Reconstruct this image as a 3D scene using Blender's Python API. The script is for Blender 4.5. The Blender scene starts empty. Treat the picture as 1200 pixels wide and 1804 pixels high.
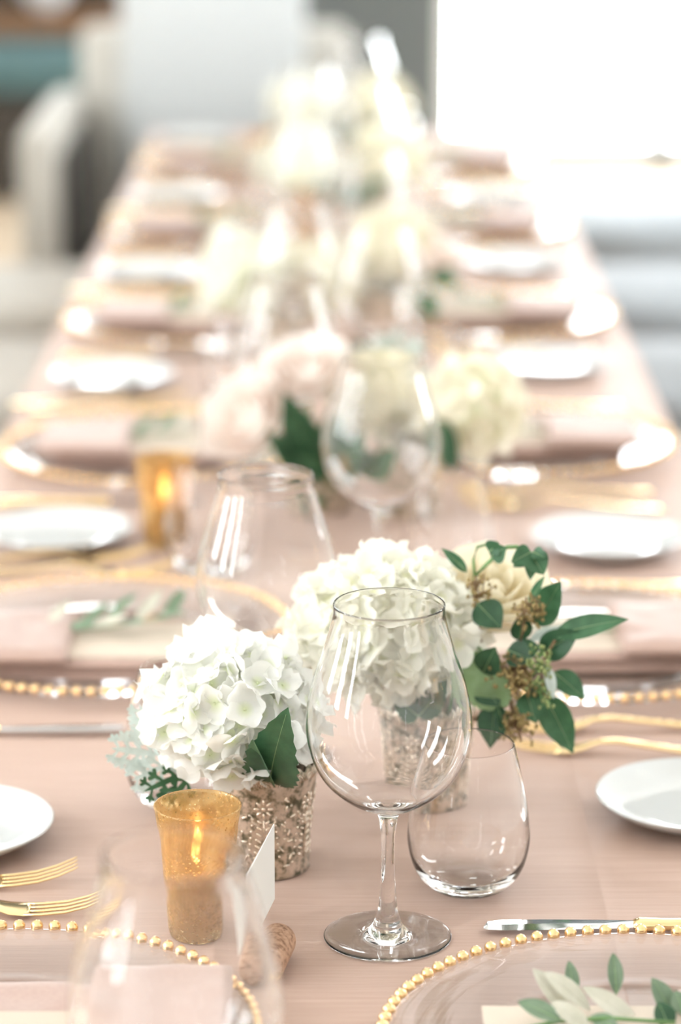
import bpy, bmesh, math, random
from mathutils import Vector, Matrix, Euler, noise
random.seed(11)
PI = math.pi
SC = bpy.context.scene
COL = SC.collection

# ------------------------------------------------------------------ camera, light, exposure
TZ = 0.75                      # table top height
CAMH = 0.765                   # camera height above the table top
PITCH = math.radians(15.2)
cam_d = bpy.data.cameras.new('camera')
cam = bpy.data.objects.new('camera', cam_d); COL.objects.link(cam)
cam.location = (0, 0, TZ + CAMH)
cam.rotation_euler = (PI/2 - PITCH, 0, 0)
cam_d.sensor_fit = 'VERTICAL'; cam_d.sensor_height = 36; cam_d.lens = 100
cam_d.clip_start = 0.05; cam_d.clip_end = 200
cam_d.dof.use_dof = True; cam_d.dof.focus_distance = 1.87; cam_d.dof.aperture_fstop = 3.3
SC.camera = cam

w = bpy.data.worlds.new('overcast_sky'); SC.world = w; w.use_nodes = True
bgn = w.node_tree.nodes['Background']
bgn.inputs[0].default_value = (0.91, 0.965, 1.0, 1); bgn.inputs[1].default_value = 36.0

SC.view_settings.view_transform = 'Standard'; SC.view_settings.look = 'None'
SC.view_settings.gamma = 1; SC.view_settings.use_curve_mapping = False
SC.view_settings.exposure = -0.64
cy = SC.cycles
cy.max_bounces = 20; cy.transmission_bounces = 20; cy.glossy_bounces = 8; cy.diffuse_bounces = 5; cy.transparent_max_bounces = 24
cy.sample_clamp_indirect = 60

RX0, RX1, RY0, RY1, RZ = -4.4, 2.7, -1.3, 10.3, 4.4     # the room
# window openings: (axis, plane, a0, a1, z0, z1)
WINS = [('y', RY1, 0.36, 1.7, 0.05, 2.8), ('y', RY1, -2.0, -0.8, 1.5, 2.5), ('x', RX1, 3.8, 4.4, 1.0, 4.0), ('x', RX1, 8.7, 9.4, 0.1, 2.4),  # second: unseen window added for backlight and cloth sheen
        ('x', RX0, 0.7, 1.4, 1.0, 4.0), ('x', RX0, 2.5, 3.2, 1.0, 4.0), ('x', RX0, -0.9, -0.35, 1.0, 4.0)]  # last: unseen window added toward the front to brighten the flowers
for i, (ax, p, a0, a1, z0, z1) in enumerate(WINS):       # sky portals in the openings (they only guide the sky's light)
    ld = bpy.data.lights.new('daylight_portal', 'AREA'); ld.shape = 'RECTANGLE'; ld.size = a1-a0; ld.size_y = z1-z0
    ld.cycles.is_portal = True
    lo = bpy.data.objects.new('daylight_portal', ld); COL.objects.link(lo)
    if ax == 'y':
        inward = -1 if p > 0 else 1
        lo.location = ((a0+a1)/2, p, (z0+z1)/2); d = Vector((0, inward, 0))
    else:
        inward = -1 if p > 0 else 1
        lo.location = (p, (a0+a1)/2, (z0+z1)/2); d = Vector((inward, 0, 0))
    lo.rotation_euler = d.to_track_quat('-Z', 'Y').to_euler()

# ------------------------------------------------------------------ helpers
F = 5011.0; CS, SN = math.cos(PITCH), math.sin(PITCH)
def at(u, v, Y):
    """photo position at ground distance Y -> world point"""
    dx = (u-600)/F; dy = (902-v)/F
    t = Y/(CS+dy*SN)
    return Vector((dx*t, Y, TZ+CAMH+(-SN+dy*CS)*t))

MATS = {}
def mat(name, col=(.8, .8, .8), rough=.5, metal=0., **kw):
    m = bpy.data.materials.new(name); m.use_nodes = True
    b = m.node_tree.nodes['Principled BSDF']
    b.inputs['Base Color'].default_value = (*col, 1); b.inputs['Roughness'].default_value = rough
    b.inputs['Metallic'].default_value = metal
    for k, v in kw.items():
        b.inputs[k.replace('_', ' ')].default_value = v
    MATS[name] = m
    return m, m.node_tree, b
def nd(nt, t, **kw):
    n = nt.nodes.new(t)
    for k, v in kw.items():
        if k in n.inputs: n.inputs[k].default_value = v
        else: setattr(n, k, v)
    return n
def coords(nt, scale=(1, 1, 1), kind='Object'):
    tc = nd(nt, 'ShaderNodeTexCoord'); mp = nd(nt, 'ShaderNodeMapping'); mp.inputs['Scale'].default_value = scale
    nt.links.new(tc.outputs[kind], mp.inputs[0]); return mp.outputs[0]
def noise_tex(nt, vec, scale, detail=3, rough=.55):
    n = nd(nt, 'ShaderNodeTexNoise'); n.inputs['Scale'].default_value = scale; n.inputs['Detail'].default_value = detail
    n.inputs['Roughness'].default_value = rough
    nt.links.new(vec, n.inputs['Vector']); return n.outputs[0]
def ramp(nt, fac, stops):
    r = nd(nt, 'ShaderNodeValToRGB'); nt.links.new(fac, r.inputs[0])
    e = r.color_ramp.elements
    while len(e) < len(stops): e.new(.5)
    for i, (p, c) in enumerate(stops): e[i].position = p; e[i].color = (*c, 1) if len(c) == 3 else c
    return r.outputs[0]
def bump(nt, b, h, strength=.3, dist=.001):
    n = nd(nt, 'ShaderNodeBump'); n.inputs['Strength'].default_value = strength; n.inputs['Distance'].default_value = dist
    nt.links.new(h, n.inputs['Height']); nt.links.new(n.outputs[0], b.inputs['Normal']); return n

class MB:
    """collects vertices and faces of one mesh"""
    def __init__(s): s.v = []; s.f = []
    def add(s, vs, fs):
        o = len(s.v); s.v += [tuple(x) for x in vs]; s.f += [tuple(i+o for i in f) for f in fs]; return s
    def grid(s, rows, closed_u=False, cap=False):
        """rows: list of equal-length point lists"""
        o = len(s.v); n = len(rows[0])
        for r in rows: s.v += [tuple(p) for p in r]
        for i in range(len(rows)-1):
            for j in range(n if closed_u else n-1):
                k = (j+1) % n
                s.f.append((o+i*n+j, o+i*n+k, o+(i+1)*n+k, o+(i+1)*n+j))
        if cap:
            s.f.append(tuple(o+j for j in reversed(range(n)))); b = o+(len(rows)-1)*n; s.f.append(tuple(b+j for j in range(n)))
        return s
    def lathe(s, prof, seg=48, fn=None):
        """prof: (r, z) list; r = 0 ends are closed to a point"""
        rows = []
        for (r, z) in prof:
            if r < 1e-7: rows.append(None if False else (0, z))
            else: rows.append((r, z))
        idx = []
        for (r, z) in rows:
            if r < 1e-7: idx.append([len(s.v)]); s.v.append((0, 0, z))
            else:
                base = len(s.v)
                for j in range(seg):
                    a = 2*PI*j/seg; p = (r*math.cos(a), r*math.sin(a), z)
                    s.v.append(fn(p, a) if fn else p)
                idx.append([base+j for j in range(seg)])
        for a, b in zip(idx[:-1], idx[1:]):
            for j in range(seg):
                k = (j+1) % seg
                if len(a) == 1 and len(b) == 1: continue
                if len(a) == 1: s.f.append((a[0], b[k], b[j]))
                elif len(b) == 1: s.f.append((a[j], a[k], b[0]))
                else: s.f.append((a[j], a[k], b[k], b[j]))
        return s
    def tube(s, pts, rad, seg=6, cap=True):
        pts = [Vector(p) for p in pts]; rows = []
        for i, p in enumerate(pts):
            t = (pts[min(i+1, len(pts)-1)]-pts[max(i-1, 0)]).normalized()
            ref = Vector((0, 0, 1)) if abs(t.z) < .9 else Vector((1, 0, 0))
            a = t.cross(ref).normalized(); b = t.cross(a)
            r = rad[i] if isinstance(rad, (list, tuple)) else rad
            rows.append([p+a*r*math.cos(2*PI*j/seg)+b*r*math.sin(2*PI*j/seg) for j in range(seg)])
        return s.grid(rows, True, cap)
    def ball(s, c, r, seg=8, rings=5, M=None):
        prof = [(math.sin(PI*i/rings), -math.cos(PI*i/rings)) for i in range(rings+1)]
        q = MB().lathe([(max(0, a) if 0 < i < rings else 0, b) for i, (a, b) in enumerate(prof)], seg)
        c = Vector(c); r = Vector(r) if not isinstance(r, (int, float)) else Vector((r, r, r))
        vs = []
        for v in q.v:
            v = Vector((v[0]*r.x, v[1]*r.y, v[2]*r.z))
            vs.append((M @ v if M else v)+c)
        return s.add(vs, q.f)
    def box(s, c, d, bev=0.):
        x, y, z = d[0]/2, d[1]/2, d[2]/2
        bm = bmesh.new(); bmesh.ops.create_cube(bm, size=1)
        for v in bm.verts: v.co = Vector((v.co.x*d[0], v.co.y*d[1], v.co.z*d[2]))
        if bev: bmesh.ops.bevel(bm, geom=bm.edges[:], offset=min(bev, .49*min(d)), segments=3, profile=.5, affect='EDGES')
        bm.verts.index_update()
        s.add([v.co+Vector(c) for v in bm.verts], [[v.index for v in f.verts] for f in bm.faces]); bm.free(); return s
    def mesh(s, name, m=None, smooth=True):
        me = bpy.data.meshes.new(name); me.from_pydata(s.v, [], s.f); me.update()
        bm = bmesh.new(); bm.from_mesh(me); bmesh.ops.recalc_face_normals(bm, faces=bm.faces); bm.to_mesh(me); bm.free()
        if smooth: me.polygons.foreach_set('use_smooth', [True]*len(me.polygons))
        if m: me.materials.append(MATS[m])
        return me

def link(name, me, parent=None, loc=(0, 0, 0), rot=(0, 0, 0), scale=(1, 1, 1)):
    o = bpy.data.objects.new(name, me); COL.objects.link(o)
    o.parent = parent; o.location = loc; o.rotation_euler = rot; o.scale = scale
    return o
def tag(o, label, cat, group=None, kind=None):
    if label: o['label'] = label
    if cat: o['category'] = cat
    if group: o['group'] = group
    if kind: o['kind'] = kind
    return o
def thing(name, label, cat, loc, rotz=0, group=None):
    o = bpy.data.objects.new(name, None); COL.objects.link(o); o.empty_display_size = .02
    o.location = loc; o.rotation_euler = (0, 0, rotz)
    return tag(o, label, cat, group)
def struct(name, me, label=None, parent=None):
    o = link(name, me, parent)
    if not parent: tag(o, label, None, None, 'structure')
    return o

# ------------------------------------------------------------------ materials
mat('clear_glass', (1, 1, 1), 0.0, IOR=1.40, Transmission_Weight=1.0)
_, nt, b = mat('charger_glass', (1, 1, 1), 0.02, IOR=1.33, Transmission_Weight=1.0)
# blush silk tablecloth: fine slubs running across the table
_, nt, b = mat('blush_silk', (.62, .44, .36), .55, Specular_IOR_Level=.3, Sheen_Weight=.15, Sheen_Roughness=.4)
v = coords(nt, (14, 420, 14)); n1 = noise_tex(nt, v, 1.0, 4, .6)
v2 = coords(nt, (60, 1600, 60)); n2 = noise_tex(nt, v2, 1.0, 2, .5)
c = ramp(nt, n1, [(.3, (.46, .312, .243)), (.55, (.505, .352, .280)), (.75, (.545, .388, .316))]); nt.links.new(c, b.inputs['Base Color'])
mx = nd(nt, 'ShaderNodeMath', operation='ADD'); nt.links.new(n1, mx.inputs[0]); nt.links.new(n2, mx.inputs[1]); bump(nt, b, mx.outputs[0], .35, .0004)
_, nt, b = mat('blush_napkin', (.62, .42, .36), .6, Sheen_Weight=.35)
v = coords(nt, (300, 300, 300)); n1 = noise_tex(nt, v, 1, 3)
c = ramp(nt, n1, [(.3, (.40, .258, .205)), (.7, (.455, .302, .243))]); nt.links.new(c, b.inputs['Base Color']); bump(nt, b, n1, .2, .0004)
_, nt, b = mat('porcelain', (.66, .67, .66), .08, Coat_Weight=.3, Coat_Roughness=.03)
mat('gold_metal', (.93, .71, .38), .14, 1.0)
mat('gold_bead', (.92, .61, .30), .08, .75, Coat_Weight=.5)
mat('steel', (.82, .83, .84), .08, 1.0)
mat('cream_card', (.62, .52, .42), .75)
mat('white_card', (.9, .88, .83), .75)
_, nt, b = mat('cork', (.46, .27, .17), .85)
n1 = noise_tex(nt, coords(nt, (1, 1, 1)), 260, 4); c = ramp(nt, n1, [(.35, (.22, .11, .06)), (.5, (.46, .27, .17)), (.7, (.56, .36, .24))]); nt.links.new(c, b.inputs['Base Color']); bump(nt, b, n1, .4, .0006)
mat('wax', (.93, .82, .62), .4, Subsurface_Weight=.4, Subsurface_Scale=.01)
_, nt, b = mat('flame', (1, .6, .2), .5, Emission_Strength=22.0); b.inputs['Emission Color'].default_value = (1, .60, .27, 1)
mat('wick', (.05, .04, .03), .9)
# amber mercury glass: see-through amber with a broken gold lining
m, nt, b = mat('amber_mercury', (.88, .66, .34), .06, IOR=1.3, Transmission_Weight=.9)
out = nt.nodes['Material Output']
gold = nd(nt, 'ShaderNodeBsdfPrincipled'); gold.inputs['Base Color'].default_value = (.66, .47, .22, 1); gold.inputs['Metallic'].default_value = .75; gold.inputs['Roughness'].default_value = .28
tr = nd(nt, 'ShaderNodeBsdfTranslucent'); tr.inputs[0].default_value = (.84, .64, .38, 1)
g2 = nd(nt, 'ShaderNodeMixShader'); g2.inputs[0].default_value = .45; nt.links.new(gold.outputs[0], g2.inputs[1]); nt.links.new(tr.outputs[0], g2.inputs[2])
vo = nd(nt, 'ShaderNodeTexVoronoi'); vo.inputs['Scale'].default_value = 420; nt.links.new(coords(nt), vo.inputs['Vector'])
spk = ramp(nt, vo.outputs['Distance'], [(.30, (0, 0, 0)), (.40, (1, 1, 1))])
nz = noise_tex(nt, coords(nt), 70, 4); nr = ramp(nt, nz, [(.32, (.15, .15, .15)), (.55, (1, 1, 1))])
sepx = nd(nt, 'ShaderNodeSeparateXYZ'); nt.links.new(coords(nt), sepx.inputs[0])
zr = nd(nt, 'ShaderNodeMapRange'); zr.inputs[1].default_value = .085; zr.inputs[2].default_value = .06; zr.inputs[3].default_value = .35; zr.inputs[4].default_value = .85
nt.links.new(sepx.outputs[2], zr.inputs[0])
mm = nd(nt, 'ShaderNodeMath', operation='MULTIPLY'); nt.links.new(spk, mm.inputs[0]); nt.links.new(nr, mm.inputs[1])
m2 = nd(nt, 'ShaderNodeMath', operation='MULTIPLY'); nt.links.new(mm.outputs[0], m2.inputs[0]); nt.links.new(zr.outputs[0], m2.inputs[1])
ms = nd(nt, 'ShaderNodeMixShader'); nt.links.new(m2.outputs[0], ms.inputs[0]); nt.links.new(b.outputs[0], ms.inputs[1]); nt.links.new(g2.outputs[0], ms.inputs[2])
nt.links.new(ms.outputs[0], out.inputs[0])
# champagne mercury glass of the vases: silvered, with dark worn patches
_, nt, b = mat('champagne_mercury', (.78, .64, .53), .3, .65)
n1 = noise_tex(nt, coords(nt), 130, 5, .7); n2 = noise_tex(nt, coords(nt), 45, 3, .6)
c = ramp(nt, n1, [(.40, (.16, .155, .11)), (.47, (.46, .40, .31)), (.53, (.74, .63, .53)), (.8, (.82, .72, .62))])
c2 = ramp(nt, n2, [(.4, (.70, .66, .58)), (.6, (1, 1, 1))])
mc = nd(nt, 'ShaderNodeMixRGB', blend_type='MULTIPLY'); mc.inputs[0].default_value = .8; nt.links.new(c, mc.inputs[1]); nt.links.new(c2, mc.inputs[2]); nt.links.new(mc.outputs[0], b.inputs['Base Color'])
bump(nt, b, n1, .25, .0008)
mat('champagne_relief', (.80, .69, .57), .2, .8)
# petals and leaves: partly translucent
def petal_mat(name, inner, outer, r0, r1, trans=.45):
    m, nt, b = mat(name, outer, .55, Specular_IOR_Level=.25)
    ln = nd(nt, 'ShaderNodeVectorMath', operation='LENGTH'); nt.links.new(coords(nt), ln.inputs[0])
    mr = nd(nt, 'ShaderNodeMapRange'); mr.inputs[1].default_value = r0; mr.inputs[2].default_value = r1; nt.links.new(ln.outputs['Value'], mr.inputs[0])
    c = ramp(nt, mr.outputs[0], [(0, inner), (1, outer)]); nt.links.new(c, b.inputs['Base Color'])
    t = nd(nt, 'ShaderNodeBsdfTranslucent'); nt.links.new(c, t.inputs[0])
    x = nd(nt, 'ShaderNodeMixShader'); x.inputs[0].default_value = trans
    nt.links.new(b.outputs[0], x.inputs[1]); nt.links.new(t.outputs[0], x.inputs[2]); nt.links.new(x.outputs[0], nt.nodes['Material Output'].inputs[0])
petal_mat('hydrangea_white', (.84, .89, .64), (.955, .95, .915), .001, .007)
petal_mat('hydrangea_cream', (.87, .87, .64), (.955, .94, .86), .001, .007)
petal_mat('rose_cream', (.94, .82, .55), (.95, .89, .73), .0, .03)
petal_mat('rose_blush', (.94, .79, .70), (.96, .90, .85), .0, .05)
mat('floret_core', (.84, .87, .66), .7)
def leaf_mat(name, a, bcol, trans=.2, rough=.45):
    m, nt, b = mat(name, a, rough, Specular_IOR_Level=.4)
    n = noise_tex(nt, coords(nt), 90, 3); c = ramp(nt, n, [(.35, a), (.65, bcol)]); nt.links.new(c, b.inputs['Base Color'])
    t = nd(nt, 'ShaderNodeBsdfTranslucent'); nt.links.new(c, t.inputs[0])
    x = nd(nt, 'ShaderNodeMixShader'); x.inputs[0].default_value = trans
    nt.links.new(b.outputs[0], x.inputs[1]); nt.links.new(t.outputs[0], x.inputs[2]); nt.links.new(x.outputs[0], nt.nodes['Material Output'].inputs[0])
    bump(nt, b, n, .15, .0006)
leaf_mat('leaf_dark', (.03, .085, .04), (.05, .125, .06))
leaf_mat('leaf_mid', (.04, .115, .05), (.065, .165, .075))
leaf_mat('leaf_pale', (.26, .40, .19), (.34, .49, .26), .35)
leaf_mat('leaf_silver', (.55, .63, .58), (.66, .73, .69))
leaf_mat('leaf_olive_top', (.16, .24, .15), (.22, .30, .20))
leaf_mat('leaf_olive_under', (.58, .57, .46), (.66, .64, .54))
mat('stem_green', (.13, .26, .08), .55); mat('stem_brown', (.22, .13, .06), .6); mat('seed_tan', (.33, .24, .09), .55); mat('seed_green', (.30, .36, .13), .5)
# furniture and room
_, nt, b = mat('chair_linen', (.60, .575, .52), .8, Sheen_Weight=.2); n1 = noise_tex(nt, coords(nt, (300, 300, 300)), 1, 2); bump(nt, b, n1, .2, .001)
mat('chair_white', (.60, .62, .62), .7, Sheen_Weight=.2)
mat('chair_cool', (.36, .39, .41), .7); mat('chair_shade_grey', (.07, .063, .053), .8)  # the near-black grey holds the shade inside the armchair
mat('dark_wood', (.035, .027, .02), .45); mat('mid_wood', (.24, .125, .06), .5)
mat('teal_fabric', (.085, .155, .16), .85); mat('pillow_white', (.8, .8, .82), .85)
_, nt, b = mat('floor_wood', (.55, .42, .29), .4)
n1 = noise_tex(nt, coords(nt, (3, .4, 1)), 6, 4); c = ramp(nt, n1, [(.3, (.48, .36, .24)), (.7, (.62, .49, .35))]); nt.links.new(c, b.inputs['Base Color'])
mat('wall_paint', (.10, .112, .112), .8); mat('wall_light', (.86, .86, .85), .8); mat('ceiling_paint', (.87, .87, .86), .85); mat('frame_paint', (.72, .72, .70), .5)
m, nt, b = mat('window_glass', (1, 1, 1), .0)
ft = nd(nt, 'ShaderNodeBsdfTransparent'); fg = nd(nt, 'ShaderNodeBsdfGlossy'); fg.inputs['Roughness'].default_value = .02
fx = nd(nt, 'ShaderNodeMixShader'); fx.inputs[0].default_value = .05
nt.links.new(ft.outputs[0], fx.inputs[1]); nt.links.new(fg.outputs[0], fx.inputs[2]); nt.links.new(fx.outputs[0], nt.nodes['Material Output'].inputs[0])

# ------------------------------------------------------------------ room
T = .12
struct('floor', MB().box(((RX0+RX1)/2, (RY0+RY1)/2, -.05), (RX1-RX0+2*T, RY1-RY0+2*T, .1)).mesh('floor', 'floor_wood', False), 'pale wooden floor under the table and chairs')
struct('ceiling', MB().box(((RX0+RX1)/2, (RY0+RY1)/2, RZ+.05), (RX1-RX0+2*T, RY1-RY0+2*T, .1)).mesh('ceiling', 'ceiling_paint', False), 'white ceiling above the dining room')
def wall(name, ax, p, a0, a1, holes, m, label):
    mb = MB()
    def piece(x0, x1, z0, z1):
        if x1-x0 < .005 or z1-z0 < .005: return
        off = T/2 if p > 0 else -T/2
        if ax == 'y': mb.box(((x0+x1)/2, p+off, (z0+z1)/2), (x1-x0, T, z1-z0))
        else: mb.box((p+off, (x0+x1)/2, (z0+z1)/2), (T, x1-x0, z1-z0))
    cur = a0
    for (h0, h1, z0, z1) in sorted(holes):
        piece(cur, h0, 0, RZ); piece(h0, h1, 0, z0); piece(h0, h1, z1, RZ); cur = h1
    piece(cur, a1, 0, RZ)
    return struct(name, mb.mesh(name, m, False), label)
H = lambda ax, p: [(a0, a1, z0, z1) for (x, q, a0, a1, z0, z1) in WINS if x == ax and q == p]
wall('wall_back', 'y', RY1, RX0-T, RX1+T, H('y', RY1), 'wall_paint', 'grey back wall beside the tall bright window')
wall('wall_front', 'y', RY0, RX0-T, RX1+T, H('y', RY0), 'wall_light', 'pale wall behind the camera')  # unseen wall, pulled in close and kept bright as a light reflector
wall('wall_left', 'x', RX0, RY0, RY1, H('x', RX0), 'wall_light', 'pale wall with windows to the left')
wall('wall_right', 'x', RX1, RY0, RY1, H('x', RX1), 'wall_light', 'pale wall with tall windows to the right')
wn = 0
for (ax, p, a0, a1, z0, z1) in WINS:
    wn += 1
    off = T/2 if p > 0 else -T/2
    o = bpy.data.objects.new('window_%d' % wn, None); COL.objects.link(o)
    tag(o, 'tall overexposed window in the back wall' if wn == 1 else 'added wide window above the teal bench in the back wall' if wn == 2 else 'tall daylight window in a side wall', None, None, 'structure')
    fr = MB(); fw = .05
    def bar(x0, x1, y0, y1):
        if ax == 'y': fr.box(((x0+x1)/2, p+off, (y0+y1)/2), (x1-x0, .06, y1-y0))
        else: fr.box((p+off, (x0+x1)/2, (y0+y1)/2), (.06, x1-x0, y1-y0))
    bar(a0, a0+fw, z0, z1); bar(a1-fw, a1, z0, z1); bar(a0, a1, z0, z0+fw); bar(a0, a1, z1-fw, z1)
    n = max(1, round((a1-a0)/.9))
    if wn == 1: cuts = [a0+.24, a0+.80]
    else: cuts = [a0+(a1-a0)*k/n for k in range(1, n)]
    for cx in cuts: bar(cx-.035, cx+.035, z0, z1)
    if wn > 1: bar(a0, a1, (z0+z1)/2+.3, (z0+z1)/2+.34)
    link('window_frame', fr.mesh('window_frame', 'frame_paint', False), o)
    es = [a0]+cuts+[a1]
    for x0, x1 in zip(es[:-1], es[1:]):
        pb = MB()
        if ax == 'y': pb.add([(x0, p+off, z0), (x1, p+off, z0), (x1, p+off, z1), (x0, p+off, z1)], [(0, 1, 2, 3)])
        else: pb.add([(p+off, x0, z0), (p+off, x1, z0), (p+off, x1, z1), (p+off, x0, z1)], [(0, 1, 2, 3)])
        link('pane', pb.mesh('pane', 'window_glass', False), o)

# ------------------------------------------------------------------ table and cloth
TY0, TY1, HW = .62, 5.76, .381
tb = thing('dining_table', 'long narrow dining table hidden under the blush cloth', 'table', (0, (TY0+TY1)/2, 0))
LY = (TY1-TY0)/2
link('tabletop', MB().box((0, 0, TZ-.026), (2*HW-.012, 2*LY-.012, .04), .004).mesh('tabletop', 'mid_wood', False), tb)
legm = MB().box((0, 0, (TZ-.046)/2), (.06, .06, TZ-.046), .004).mesh('leg', 'mid_wood', False)
for sx in (-1, 1):
    for ky in (-1, -.33, .33, 1): link('leg', legm, tb, (sx*.3, ky*(LY-.12), 0))
rows = []
NY = 260
def cloth_z(x, y):
    return .0006*noise.noise((x*4, y*9, 0))+.0004*noise.noise((x*13, y*21, 5))
XS = sorted([-HW+2*HW*j/24 for j in range(25)]+[.1788, .180, .1812, -.0812, -.08, -.0788])     # two pressed creases run along the cloth
def sect(y, endfac):
    pts = []
    drop = [(.0, .60), (.2, .0), (.55, 0), (1., 0)]
    for sgn in (-1, 1):
        side = []
        for k in range(9):
            t = k/8; d = .50*t
            rip = .022*t*math.sin(y*23+sgn)+.012*t*math.sin(y*51+2*sgn)
            side.append(Vector((sgn*(HW+.004+.03*t+rip), y, TZ-.006-d)))
        if sgn < 0: pts += side[::-1]
        else: right = side
        if sgn < 0:
            for x in XS:
                e = min(1, (HW-abs(x))/.01); pts.append(Vector((x, y, TZ-.0025+.002*e+(cloth_z(x, y) if e > .5 else 0)+(.0006 if x in (.180, -.08) else 0))))
    return pts+right
for i in range(NY+1):
    y = TY0+(TY1-TY0)*i/NY
    rows.append(sect(y, 1))
mb = MB().grid(rows)
n = len(rows[0])
for (row, sg) in ((rows[0], -1), (rows[-1], 1)):       # hanging ends
    er = []
    for k in range(9):
        t = k/8
        er.append([Vector((p.x, p.y+sg*(.004+.03*t+.02*t*math.sin(p.x*23)), p.z-.006-.5*t+.0)) for p in row[9:40]])
    mb.grid([row[9:40]]+er)
o = link('tablecloth', mb.mesh('tablecloth', 'blush_silk')); tag(o, 'blush pink silk tablecloth covering the long table', 'tablecloth')

# ------------------------------------------------------------------ glassware
wine_out = [(0, 0), (.030, 0.0), (.0405, .0004), (.0421, .0007), (.0416, .0013), (.034, .0016), (.022, .0020), (.0155, .0034), (.0108, .0078), (.0078, .0150), (.0060, .024), (.0050, .036), (.0045, .052), (.0046, .068), (.0056, .080), (.0078, .0875),
            (.015, .0915), (.025, .0965), (.035, .1040), (.0435, .1135), (.0498, .1260), (.0532, .1390), (.0541, .1500), (.0532, .1610), (.0510, .1720), (.0480, .1830), (.0447, .1930), (.0415, .2030), (.0385, .2130), (.0365, .2210), (.0359, .2260), (.0361, .2302)]
wine_in = [(.0358, .2306), (.0354, .2302), (.0351, .2258), (.0353, .2210), (.0373, .2130), (.0403, .2030), (.0435, .1930), (.0468, .1830), (.0498, .1720), (.0520, .1610), (.0529, .1500), (.0520, .1390), (.0486, .1262), (.0422, .1140), (.0338, .1050), (.024, .0982), (.013, .0945), (0, .0937)]
def dense(prof, k=3):
    """Catmull-Rom through the profile"""
    out = []
    for i in range(len(prof)-1):
        p0, p1, p2, p3 = prof[max(i-1, 0)], prof[i], prof[i+1], prof[min(i+2, len(prof)-1)]
        for j in range(k):
            t = j/k
            q = [.5*((2*p1[a])+(-p0[a]+p2[a])*t+(2*p0[a]-5*p1[a]+4*p2[a]-p3[a])*t*t+(-p0[a]+3*p1[a]-3*p2[a]+p3[a])*t**3) for a in (0, 1)]
            out.append((max(q[0], 0), q[1]))
    out.append(prof[-1]); out[0] = prof[0]
    return out
wine_bowl = dense(wine_out[14:], 3)+dense(wine_in, 3)
wine_me = MB().lathe(dense(wine_out, 3)+dense(wine_in, 3), 72).mesh('wine_glass', 'clear_glass')
tum_out = [(0, .0006), (.016, 0), (.0215, .0008), (.028, .0045), (.0345, .0115), (.0392, .021), (.0418, .033), (.0420, .043), (.0405, .058), (.0378, .074), (.0342, .090), (.0308, .1040), (.0302, .1058)]
tum_in = [(.0299, .1062), (.0296, .1057), (.0301, .1040), (.0330, .090), (.0366, .074), (.0393, .058), (.0407, .044), (.0403, .034), (.0374, .0225), (.0320, .0140), (.0245, .0090), (.013, .0072), (0, .0070)]
tum_me = MB().lathe(dense(tum_out, 3)+dense(tum_in, 3), 72).mesh('stemless_glass', 'clear_glass')
def wine(x, y, label): return tag(link('wine_glass', wine_me, None, (x, y, TZ)), label, 'wine glass', 'large wine glasses along the table')
def tumbler(x, y, label): return tag(link('stemless_glass', tum_me, None, (x, y, TZ)), label, 'glass', 'stemless glasses along the table')

# ------------------------------------------------------------------ votive holders
vot_prof_out = [(0, 0), (.0175, 0), (.0200, .0012), (.0212, .006), (.0222, .02), (.0240, .045), (.0262, .070), (.0280, .084), (.0289, .0885), (.0287, .0897)]
vot_prof_in = [(.0279, .0897), (.0272, .088), (.0256, .078), (.0240, .064), (.0222, .042), (.0206, .02), (.0190, .0085), (0, .0075)]
vot_me = MB().lathe(dense(vot_prof_out, 3)+dense(vot_prof_in, 3), 64).mesh('glass_cup', 'amber_mercury')
cand_me = MB().lathe([(0, .0078), (.0180, .0078), (.0185, .0085), (.0198, .042), (.0190, .0445), (.012, .0435), (0, .043)], 40).mesh('candle', 'wax')
wick_me = MB().tube([(0, 0, .043), (.0005, 0, .048), (.001, 0, .0505)], .0006).mesh('wick', 'wick')
fl_me = MB().lathe(dense([(0, .0475), (.0022, .0500), (.0034, .0545), (.0030, .0600), (.0017, .0665), (.0006, .0720), (0, .0745)], 3), 16).mesh('flame', 'flame')
def votive(x, y, label):
    t = thing('votive_candle', label, 'candle', (x, y, TZ), random.random()*6, 'amber votive candles along the table')
    link('glass_cup', vot_me, t); cd = link('wax_candle', cand_me, t); link('wick', wick_me, cd); link('flame', fl_me, cd)
    return t

# ------------------------------------------------------------------ vases
VH, VR0, VR1 = .080, .0305, .0372
def vase_fn(p, a):
    return p
vp = [(0, 0), (.0285, 0), (.0303, .0012), (.0307, .004)]+[(VR0+(VR1-VR0)*t+.0012*math.sin(t*PI)*-1, .004+(VH-.006-.004)*t) for t in [i/10 for i in range(1, 11)]]
vi = [(VR1-.0018, VH-.006)]+[(VR0-.0018+(VR1-VR0)*t, .006+(VH-.012)*t) for t in (.66, .33, 0)]+[(.0, .006)]
NSC = 20
def rim_fn(p, a): return p
mbv = MB().lathe(dense(vp, 2), 80)
mbv.lathe(vi, 80)
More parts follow.
